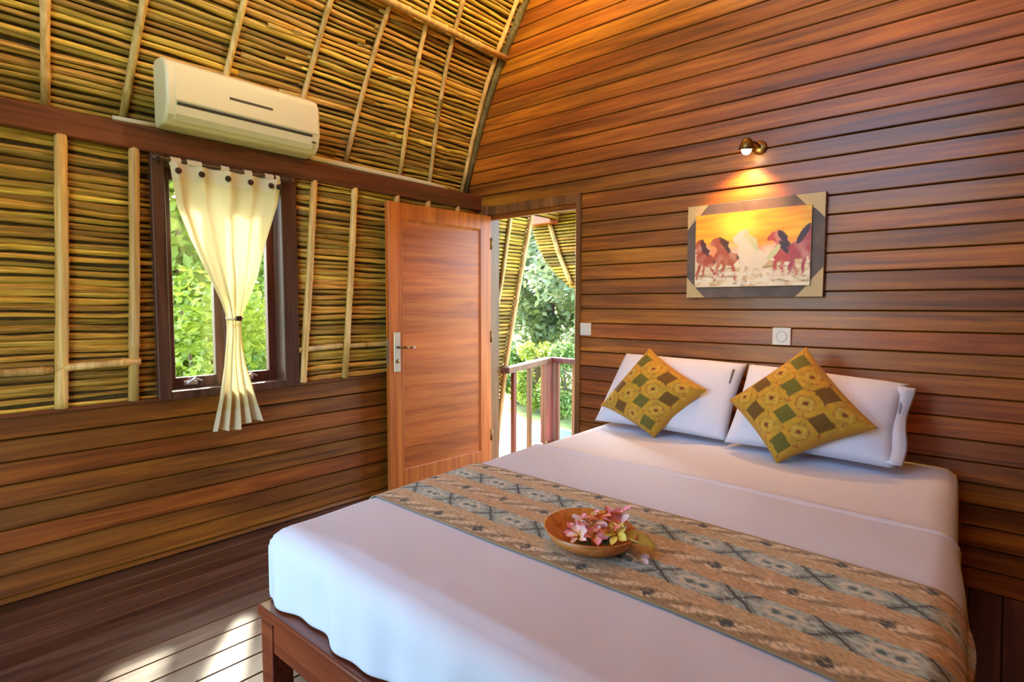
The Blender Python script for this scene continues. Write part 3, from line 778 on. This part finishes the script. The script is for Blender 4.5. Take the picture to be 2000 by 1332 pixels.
def petal_mesh(mat):
    m = MB()
    def f(u, v):
        t = v; wd = .0095*math.sin(math.pi*min(1, t*.93+.07))**.8; r_ = .004+.027*t; a = (u-.5)*2
        return (r_, a*wd+.002*t, .010*math.sin(t*1.6)+.004*a*a-.004*t*t+.003*a)
    m.grid(f, 4, 6); o = m.build('petal', mat, None, smooth=True); me = o.data; bpy.data.objects.remove(o); return me
PET = {k: petal_mesh(v) for k, v in dict(pink=FP, pale=FW, orange=FO, yellow=FY).items()}
rf = random.Random(11)
FL = [(-.045,-.015,.030,'pink',.5,2.2),(-.018,-.040,.034,'pale',.6,1.2),(.020,-.030,.040,'pink',.5,.4),(.045,-.005,.042,'orange',.6,5.8),(.000,.000,.055,'pale',.3,3),
      (.032,.030,.058,'orange',.5,1),(-.025,.030,.052,'pink',.6,2.5),(.060,.035,.060,'pale',.6,.8),(.020,.060,.062,'pink',.7,1.5),(.068,.005,.048,'yellow',.8,.1),(-.060,.020,.036,'pink',.7,3.0),(.045,.055,.080,'pink',.4,1.2),(-.005,.055,.055,'yellow',.7,1.9),(.015,.012,.070,'orange',.4,4),(-.04,.005,.050,'pale',.5,3.6),(.052,.020,.068,'pink',.5,6)]
WORDS = dict(pink='pink frangipani flower heaped in the wooden bowl', pale='pale frangipani flower heaped in the wooden bowl', orange='orange-pink frangipani flower heaped in the wooden bowl', yellow='yellow frangipani flower heaped in the wooden bowl')
for (dx, dy, dz, kcol, tilt, az) in FL:
    e = empty('frangipani_flower', BC+Vector((dx, dy, dz+.010))); e.rotation_euler = (tilt*math.sin(az)*-1, tilt*math.cos(az), rf.uniform(0, 6))
    e.scale = (1.15,)*3
    tag(e, WORDS[kcol], 'flower', 'flowers in the wooden bowl')
    for q in range(5):
        o = bpy.data.objects.new('petal', PET[kcol]); C.objects.link(o); o.parent = e; o.rotation_euler = (0, 0, q*2*math.pi/5)
LEAFG = plain('bowl_leaf', (.50,.56,.14), .4, var=.2); LEAFD = plain('dark_leaf', (.06,.10,.03), .45, var=.3)
def leaf(loc, L, wd, rz, tilt, mat, label, group):
    m = MB()
    def f(u, v):
        a = (u-.5)*2; ww = wd*math.sin(math.pi*(v*.96+.02))**.75
        return (v*L, a*ww, .12*L*math.sin(v*2.4)+.25*ww*abs(a))
    o = m.grid(f, 6, 10).build('leaf', mat, None, smooth=True); o.location = loc; o.rotation_euler = (0, tilt, rz)
    sm = o.modifiers.new('thick', 'SOLIDIFY'); sm.thickness = .0012
    tag(o, label, 'leaf', group); return o
leaf(BC+Vector((.062,.022,.050)), .098, .034, .30, .30, LEAFG, 'light green leaf sticking out of the wooden bowl', 'leaves in the wooden bowl')
leaf(BC+Vector((.02,-.05,.022)), .075, .02, 2.6, .05, LEAFD, 'dark green leaf lying low in the wooden bowl', 'leaves in the wooden bowl')
leaf(BC+Vector((.05,-.02,.032)), .055, .016, 2.0, .02, LEAFD, 'dark green leaf lying low in the wooden bowl', 'leaves in the wooden bowl')
for (px, py, kc, lb) in ((1232, 1083, 'pale', 'pale frangipani flower fallen on the runner beside the bowl'),):
    p = at(px+14, py+12, 2, MTOP+.022)
    e = empty('frangipani_flower', p); e.rotation_euler = (.2, .1, 1); tag(e, lb, 'flower')
    for q in range(5):
        o = bpy.data.objects.new('petal', PET[kc]); C.objects.link(o); o.parent = e; o.rotation_euler = (0, 0, q*2*math.pi/5)

# ------------------------------------------------------------------ painting
px0, px1, pz0, pz1 = 1.587, 2.253, 1.212, 1.698
pt = empty('painting', (px0, -.016, pz0)); tag(pt, 'wide painting of galloping horses under a yellow sky on plank wall', 'painting')
bevel(MB().box((px0, -.038, pz0), (px1, -.015, pz1)).build('mount_board', plain('mount_grey', (.15,.105,.09), .6, var=.25), pt), .002)
CRN = plain('corner_veneer', (.62,.46,.22), .5)
for cx, cz, sx, sz, L, H in ((px0,pz1,1,-1,.115,.125),(px1,pz1,-1,-1,.13,.12),(px0,pz0,1,1,.10,.11),(px1,pz0,-1,1,.12,.14)):
    m = MB(); d = .002
    m.prism([(cx+sx*d, cz+sz*d), (cx+sx*L, cz+sz*d), (cx+sx*(L-.045), cz+sz*.05), (cx+sx*.042, cz+sz*(H-.045)), (cx+sx*d, cz+sz*H)], 1, -.041, -.037)
    fixn(m.build('corner_inlay', CRN, pt))
cx0, cx1, cz0, cz1 = px0+.05, px1-.055, pz0+.055, pz1-.055
cv = MB().box((cx0, -.050, cz0), (cx1, -.038, cz1)).build('canvas_block', plain('canvas_edge', (.55,.42,.2), .7), pt)
def ell(u, v, cx, cy, a, b, rot=0):
    x, y = (u-cx)*1.45, v-cy; c, s = math.cos(rot), math.sin(rot); x, y = x*c+y*s, -x*s+y*c
    return (x/a)**2+(y/b)**2
def paint(u, v):
    """u 0..1 left to right, v 0..1 bottom to top: a loose brush picture of horses in surf"""
    w1 = nz(u*9, v*14, 1)*.03; w2 = nz(u*22, v*30, 2)
    uu, vv = u+w1*.6, v+w1
    sky_ = mixc((.85,.30,.01), (.92,.55,.02), max(0, min(1, .5+nz(u*4, v*16, 4))))
    sun_ = math.exp(-(((uu-.40)/.18)**2+((vv-.80)/.17)**2)); sky_ = mixc(sky_, (.95,.85,.08), min(1, sun_*1.1))
    hz_ = mixc((.85,.34,.16), (.95,.80,.66), max(0, min(1, .5+nz(u*8, v*8, 5)*1.5)))
    foam = mixc((.62,.44,.22), (.86,.78,.60), max(0, min(1, .45+nz(u*7+v*3, v*18, 6)*1.4)))
    if nz(u*6, v*26, 8) > .25: foam = mixc(foam, (.30,.22,.10), .7)
    if vv > .60: c = sky_
    elif vv > .50: c = mixc(hz_, sky_, (vv-.50)/.10)
    elif vv > .34: c = hz_
    else: c = foam
    def horse(cx, cy, s, body, mane, dirx=1):
        nonlocal c
        q = [ell(uu, vv, cx, cy, .15*s, .105*s, .25*dirx), ell(uu, vv, cx+.055*s*dirx, cy+.13*s, .055*s, .14*s, -.45*dirx), ell(uu, vv, cx+.095*s*dirx, cy+.215*s, .075*s, .042*s, -.7*dirx),
             ell(uu, vv, cx+.075*s*dirx, cy-.17*s, .022*s, .14*s, .18*dirx), ell(uu, vv, cx-.07*s*dirx, cy-.16*s, .024*s, .14*s, -.25*dirx), ell(uu, vv, cx+.02*s*dirx, cy-.16*s, .02*s, .13*s, -.1)]
        if min(q) < 1: c = mixc(body, mixc(body, (1,.8,.6), .25), max(0, min(1, .2+1.5*nz(u*14+cx*9, v*9, 12))))
        if ell(uu, vv, cx+.01*s*dirx, cy+.17*s, .035*s, .13*s, -.55*dirx) < 1: c = mane
        if ell(uu, vv, cx-.13*s*dirx, cy+.03*s, .03*s, .09*s, .7*dirx) < 1: c = mane
    horse(.10, .38, .95, (.42,.07,.03), (.09,.02,.02), -1)
    horse(.29, .40, 1.05, (.45,.10,.04), (.10,.03,.01), -1)
    horse(.80, .42, 1.05, (.48,.05,.05), (.05,.012,.03), -1)
    horse(.93, .46, 1.1, (.40,.04,.07), (.04,.01,.03), 1)
    horse(.53, .38, 1.30, (.80,.72,.55), (.62,.66,.36), -1)
    if vv < .20 and nz(u*5+2, v*20, 3) > -.05 and w2 > -.2: c = mixc(c, (.88,.84,.70), .65)
    return c
pc = []
def pf(u, v): pc.append(paint(u, v)); return (cx0+.001+(cx1-cx0-.002)*u, -.0512, cz0+.001+(cz1-cz0-.002)*v)
pv = MB().grid(pf, 150, 100).build('picture', None, pt); set_colors(pv, pc); 
mp_, npn, npb = newmat('oil_paint'); va = N(npn, 'ShaderNodeVertexColor'); va.layer_name = 'print'; npn.links.new(va.outputs[0], npb.inputs['Base Color']); npb.inputs['Roughness'].default_value = .45
pv.data.materials.append(mp_)

# ------------------------------------------------------------------ wall lamp
LP = at(1484, 288, 1, -.02); LB = Vector((LP.x-.035, -.105, LP.z-.012))
la = empty('wall_lamp', LP); tag(la, 'small brass wall spotlight above the painting', 'lamp')
MB().lathe([(0,-.006),(.034,-.006),(.034,.004),(.024,.012),(0,.014)], (LP.x, -.012, LP.z), 20, (0,-1,0)).build('wall_plate', BRASS, la, smooth=True)
MB().tube([(LP.x, -.02, LP.z), (LP.x, -.06, LP.z+.008), (LP.x-.02, -.088, LP.z+.018), (LB.x, LB.y, LB.z+.03)], .008, 8).build('arm', BRASS, la, smooth=True)
LD = Vector((-.10, .18, -1)).normalized()
MB().lathe([(.0,-.045),(.016,-.044),(.024,-.032),(.034,-.008),(.037,.008),(.035,.008),(.030,-.008),(.020,-.030),(0,-.034)], LB, 22, LD).build('shade', BRASS, la, smooth=True)
BULB = plain('lamp_bulb', (1,.9,.7), .3, emit=(1,.72,.38), es=14)
MB().lathe([(.0,.034),(.012,.031),(.021,.021),(.024,.008),(.018,-.006),(.012,-.018)], LB, 18, LD).build('bulb', BULB, la, smooth=True)
sp = bpy.data.lights.new('spot_light', 'SPOT'); sp.energy = 15; sp.color = (1,.50,.20); sp.spot_size = math.radians(120); sp.spot_blend = 1.0; sp.shadow_soft_size = .03
spo = bpy.data.objects.new('spot_light', sp); C.objects.link(spo); spo.parent = la; spo.location = LB+LD*.042-LP; spo.rotation_euler = LD.to_track_quat('-Z', 'Y').to_euler()

# pendant lamp hanging from the ridge, above the picture
px_, py_, pz_ = 1.40, -.75, 3.55
pe = empty('pendant_lamp', (px_, py_, pz_)); tag(pe, 'brass dish pendant lamp hanging from the roof above the bed, with a baffle added to shade the linen', 'lamp')
MB().tube([(px_, py_, pz_+.06), (px_, py_, 4.36)], .004, 6).tube([(px_-.12, py_, pz_-.075), (px_, py_, pz_+.12)], .003, 5).tube([(px_+.12, py_, pz_-.075), (px_, py_, pz_+.12)], .003, 5).build('cord', BTN, pe)
MB().lathe([(.0,.0),(.05,.004),(.095,.02),(.125,.045),(.128,.045),(.098,.014),(.05,-.004),(.0,-.008)], (px_, py_, pz_-.12), 24).build('baffle', BRASS, pe, smooth=True)  # added under the bulb to keep its warm light off the bed
MB().lathe([(.0,-.05),(.025,-.042),(.036,-.02),(.034,.0),(.018,.03),(.014,.06),(0,.06)], (px_, py_, pz_), 18).build('bulb', BULB, pe, smooth=True)
pl_ = bpy.data.lights.new('pendant_light', 'POINT'); pl_.energy = 190; pl_.color = (1,.74,.40); pl_.shadow_soft_size = .06
plo = bpy.data.objects.new('pendant_light', pl_); C.objects.link(plo); plo.parent = pe; plo.location = (0, 0, -.01)

# ------------------------------------------------------------------ switch and socket
def plate(name, x0, x1, z0, z1, label, cat, socket):
    e = empty(name, ((x0+x1)/2, -.014, z0)); tag(e, label, cat)
    bevel(MB().box((x0, -.024, z0), (x1, -.012, z1)).build('face_plate', PLAST_W, e), .003)
    cx, cz = (x0+x1)/2, (z0+z1)/2
    if socket:
        MB().lathe([(.027,.0),(.027,.003),(.022,.003),(.020,-.002),(0,-.002)], (cx, -.0245, cz), 24, (0,-1,0)).build('socket_ring', PLAST_W, e, smooth=True)
        for s in (-1, 1): MB().lathe([(.0035,0),(.0035,.0005),(0,.0006)], (cx+s*.0095, -.0225, cz), 8, (0,-1,0)).build('pin_hole', PLASTIC_D, e)
    else:
        bevel(MB().box((cx-.018, -.028, cz-.026), (cx+.018, -.024, cz+.026)).build('rocker', PLAST_W, e), .0015)
plate('light_switch', .889, .967, .985, 1.063, 'square white light switch on plank wall beside the doorway', 'switch', False)
plate('wall_socket', 2.03, 2.115, .978, 1.064, 'square white power socket on plank wall below the painting', 'socket', True)

# ------------------------------------------------------------------ veranda
vf = MB().box((-1.3, .10, -.22), (3.6, 1.25, -.16)).build('floor_veranda', BACK_W); tag(vf, 'timber deck of the veranda outside the open door', 'veranda deck', kind='structure')
yy = .10
while yy < 1.2:
    MB().box((-1.3, yy+.002, -.165), (3.6, yy+.113, -.14), .002, 0).build('plank', W_X, vf); yy += .115
NW = Vector((-.16, 1.05, 0)); RA = Vector((.125, .13, 0)); RZ = .70
ra = empty('veranda_railing', (NW.x, NW.y, -.14)); tag(ra, 'reddish timber veranda railing outside the open door', 'railing')
bevel(MB().box((NW.x-.055, NW.y-.055, -.14), (NW.x+.055, NW.y+.055, RZ+.0)).build('newel_post', W_RAIL, ra), .006)
def railing(a, b, nbal):
    d = (b-a); L = d.length; d.normalize(); nrm = Vector((-d.y, d.x, 0))
    def bar(z0, z1, hw):
        m = MB(); q = [a-nrm*hw, b-nrm*hw, b+nrm*hw, a+nrm*hw]
        m.v = [(p.x, p.y, z0) for p in q]+[(p.x, p.y, z1) for p in q]; m.f = [(0,3,2,1),(4,5,6,7),(0,1,5,4),(1,2,6,5),(2,3,7,6),(3,0,4,7)]
        return m
    bar(RZ-.03, RZ+.012, .035).build('handrail', W_RAIL, ra); bar(-.06, -.02, .022).build('bottom_rail', W_RAIL, ra)
    for i in range(nbal):
        c = a+d*(L*(i+.5)/nbal); m = MB(); m.box((c.x-.017, c.y-.017, -.02), (c.x+.017, c.y+.017, RZ-.03), .003, 2); m.build('baluster', W_RAIL, ra)
railing(RA, NW, 3); railing(NW, Vector((3.4, 1.05, 0)), 20)
# thatch side screen of the veranda with a slanting verge
vs_ = MB()
vs_.prism([(.07, -.1), (.13, -.1), (.26, .69), (.41, 1.28), (.565, 1.85), (.6, 1.97), (.07, 1.97)], 0, -.045, -.02)
vso = fixn(vs_.build('side_screen', BACK_R)); tag(vso, 'split bamboo screen with a slanting edge beside the veranda', 'screen')
z = -.09
while z < 1.94:
    t = (.13+(.26-.13)*max(0, (z+.1)/.79)) if z < .69 else (.26+(z-.69)*(.305/1.16))
    m = MB().tube([(-.012, .075+(t-.075)*q, z+random.uniform(-.003,.003)) for q in (0,.5,1)], [.0115*random.uniform(.8,1.2) for _ in range(3)], 5); m.build('reed', REED, vso, smooth=True); z += RP
bamboo(vso, [(.012, .13, -.1), (.012, .26, .69), (.012, .41, 1.28), (.012, .58, 1.9)], .018, seed=90, name='verge_pole')
bamboo(vso, [(.012, .10, .95), (.012, .21, 1.30), (.012, .335, 1.9)], .015, seed=91)
# gable hood of the veranda: a thatch panel whose lower edge falls away to the right
HY = 1.2
hp = [(-.56, 2.03), (-.46, 1.80), (-.363, 1.60), (-.22, 1.46), (-.05, 1.33), (.2, 1.22), (.6, 1.12), (.6, 2.9), (-.3, 2.9), (-.56, 2.2)]
gh = MB().prism(hp, 1, HY+.02, HY+.06)
gho = fixn(gh.build('gable_hood', BACK_R)); tag(gho, 'hanging thatch hood at the outer edge of the veranda', 'thatch hood')
def hood_x(z):
    e = hp[:7]
    for (xa, za), (xb, zb) in zip(e, e[1:]):
        if zb <= z <= za: return xa+(xb-xa)*(z-za)/(zb-za)
    return -.56 if z > 2.03 else .6
z = 1.14
while z < 2.6:
    xs_ = hood_x(z); m = MB().tube([(xs_+(.6-xs_)*q, HY+.008, z+random.uniform(-.003,.003)) for q in (0,.33,.66,1)], [.0115*random.uniform(.8,1.2) for _ in range(4)], 5); m.build('reed', REED, gho, smooth=True); z += RP
bamboo(gho, [(-.29, HY-.02, 1.95), (-.16, HY-.02, 1.62), (-.03, HY-.02, 1.36)], .02, seed=93, name='hood_brace')
bevel(MB().box((-.46, HY-.12, 1.90), (-.19, HY-.0, 2.06)).build('hood_beam', wood('hood_beam_wood', 0, (.3,.07,.02), (.5,.13,.035), (.6,.2,.06), obj_rand=False), gho), .004)
# unseen canopy added behind the camera to keep sun out of the entrance
cano = MB().box((-.4, YF-1.25, 2.12), (XR+.4, YF-.08, 2.2)).build('sun_block_canopy', W_X); tag(cano, 'added timber canopy blocking sun at the entrance facing the bed foot', 'canopy', kind='structure')

# ------------------------------------------------------------------ garden
GZ = -1.6
GR = plain('lawn', (.17,.22,.045), .9, var=.4, nscale=3)
gd = MB().box((-45, -45, GZ-.2), (45, 45, GZ)).build('ground', GR); tag(gd, 'sunlit lawn around the bungalow', 'lawn', kind='structure')
pa = MB().box((-7.5, 4.9, GZ), (4, 7.3, GZ+.03)).build('paving', plain('pale_paving', (.62,.57,.48), .8, var=.12, nscale=4)); tag(pa, 'pale paved pool terrace below the veranda', 'paving', kind='structure')
po = MB().box((-4.4, 5.9, GZ+.03), (2.5, 7.1, GZ+.045)).build('pool_water', plain('pool_water', (.10,.42,.40), .08)); tag(po, 'turquoise swimming pool water beyond the veranda', 'pool')
BARK = plain('bark', (.12,.075,.04), .9, var=.4, nscale=8)
LM = [leafmat('leaves_yellow_green', (.16,.24,.02), (.46,.52,.08)), leafmat('leaves_mid_green', (.08,.15,.025), (.30,.40,.08)), leafmat('leaves_grey_green', (.12,.17,.07), (.38,.43,.22)), leafmat('leaves_lime', (.30,.38,.03), (.62,.64,.12))]
def tree(name, base, h, crown, blobs, nleaf, lsz, mat, label, cat, seed, group=None):
    rd_ = random.Random(seed); base = Vector(base); e = empty(name, base); tag(e, label, cat, group)
    top = base+Vector((rd_.uniform(-.1,.1)*h, rd_.uniform(-.1,.1)*h, h*.75))
    m = MB().tube([base, base+(top-base)*.5+Vector((.04*h, .02*h, 0)), top], [.035*h, .025*h, .01*h], 8)
    cs = []
    for i in range(blobs):
        c = base+Vector((rd_.gauss(0, crown[0]*.45), rd_.gauss(0, crown[1]*.45), h*(.18+.8*rd_.random()) if crown[2] else h*(.45+.5*rd_.random())))
        cs.append((c, rd_.uniform(.25, .5)*min(crown[0], crown[1])+.1))
        if i % 3 == 0: m.tube([base+(top-base)*rd_.uniform(.3,.8), c], [.012*h, .004*h], 5)
    m.build('trunk', BARK, e, smooth=True)
    f = MB()
    for i in range(nleaf):
        c, r = cs[rd_.randrange(blobs)]
        d = Vector((rd_.gauss(0,1), rd_.gauss(0,1), rd_.gauss(0,1))).normalized()*r*rd_.random()**.4; p = c+d
        a = Vector((rd_.gauss(0,1), rd_.gauss(0,1), rd_.gauss(-.3,.6))).normalized(); b = a.orthogonal().normalized(); L = lsz*rd_.uniform(.6,1.4)
        n_ = len(f.v); f.v += [tuple(p), tuple(p+a*L*.5+b*L*.24), tuple(p+a*L), tuple(p+a*L*.5-b*L*.24)]; f.f.append((n_, n_+1, n_+2, n_+3))
    tag(f.build('foliage', mat, e), kind='stuff')
TB = 'shrubs outside the window'
tree('shrub', (-2.9,-.75,GZ), 2.9, (.75,.7,1), 16, 7000, .08, LM[0], 'tall yellow-green shrub in the garden outside the window', 'shrub', 1, TB)
tree('shrub', (-4.3,.9,GZ), 3.4, (.8,.8,1), 16, 6000, .09, LM[1], 'mid green shrub growing behind the yellow-green one', 'shrub', 2, TB)
tree('shrub', (-2.1,.5,GZ), 2.0, (.6,.5,1), 12, 4500, .07, LM[3], 'low lime green shrub outside the window', 'shrub', 3, TB)
tree('garden_tree', (-6.4,.1,GZ), 7.0, (1.9,1.9,1), 40, 16000, .2, LM[0], 'big yellow-green tree behind the shrubs outside the window', 'tree', 4)
tree('garden_tree', (-11.0,4.6,GZ), 8.5, (2.0,2.0,1), 40, 14000, .2, LM[1], 'big dark green tree beyond the side screen', 'tree', 5)
tree('garden_tree', (-5.6,10.2,GZ), 6.6, (1.5,1.3,1), 44, 22000, .19, LM[2], 'grey-green feathery tree beyond the pool', 'tree', 6)
tree('garden_tree', (-1.6,11.5,GZ), 6.4, (1.6,1.4,1), 36, 14000, .2, LM[1], 'leafy mid green tree at the pool edge', 'tree', 7)
tree('garden_tree', (-9.6,12.8,GZ), 9.0, (2.2,2.0,1), 44, 20000, .26, LM[2], 'tall grey-green tree at the end of the lawn', 'tree', 8)
tree('garden_tree', (-6.0,16.5,GZ), 9.5, (2.6,2.2,1), 44, 20000, .28, LM[1], 'tall mid green tree far behind the pool', 'tree', 10)
tree('shrub', (-3.7,8.7,GZ), 2.4, (.5,.45,1), 10, 4000, .09, LM[3], 'lime green shrub standing by the pool', 'shrub', 9)
for i, (x, y, mi) in enumerate(((-7.6,9.2,1), (-6.5,8.6,0), (-5.3,8.3,1))):
    tree('shrub', (x, y, GZ), 1.7, (.5,.45,1), 10, 4500, .1, LM[mi], ['dark green hedge shrub at the lawn end', 'yellow-green hedge shrub between two darker ones', 'dark green hedge shrub next to the lime green one'][i], 'shrub', 20+i, 'hedge shrubs by the pool')
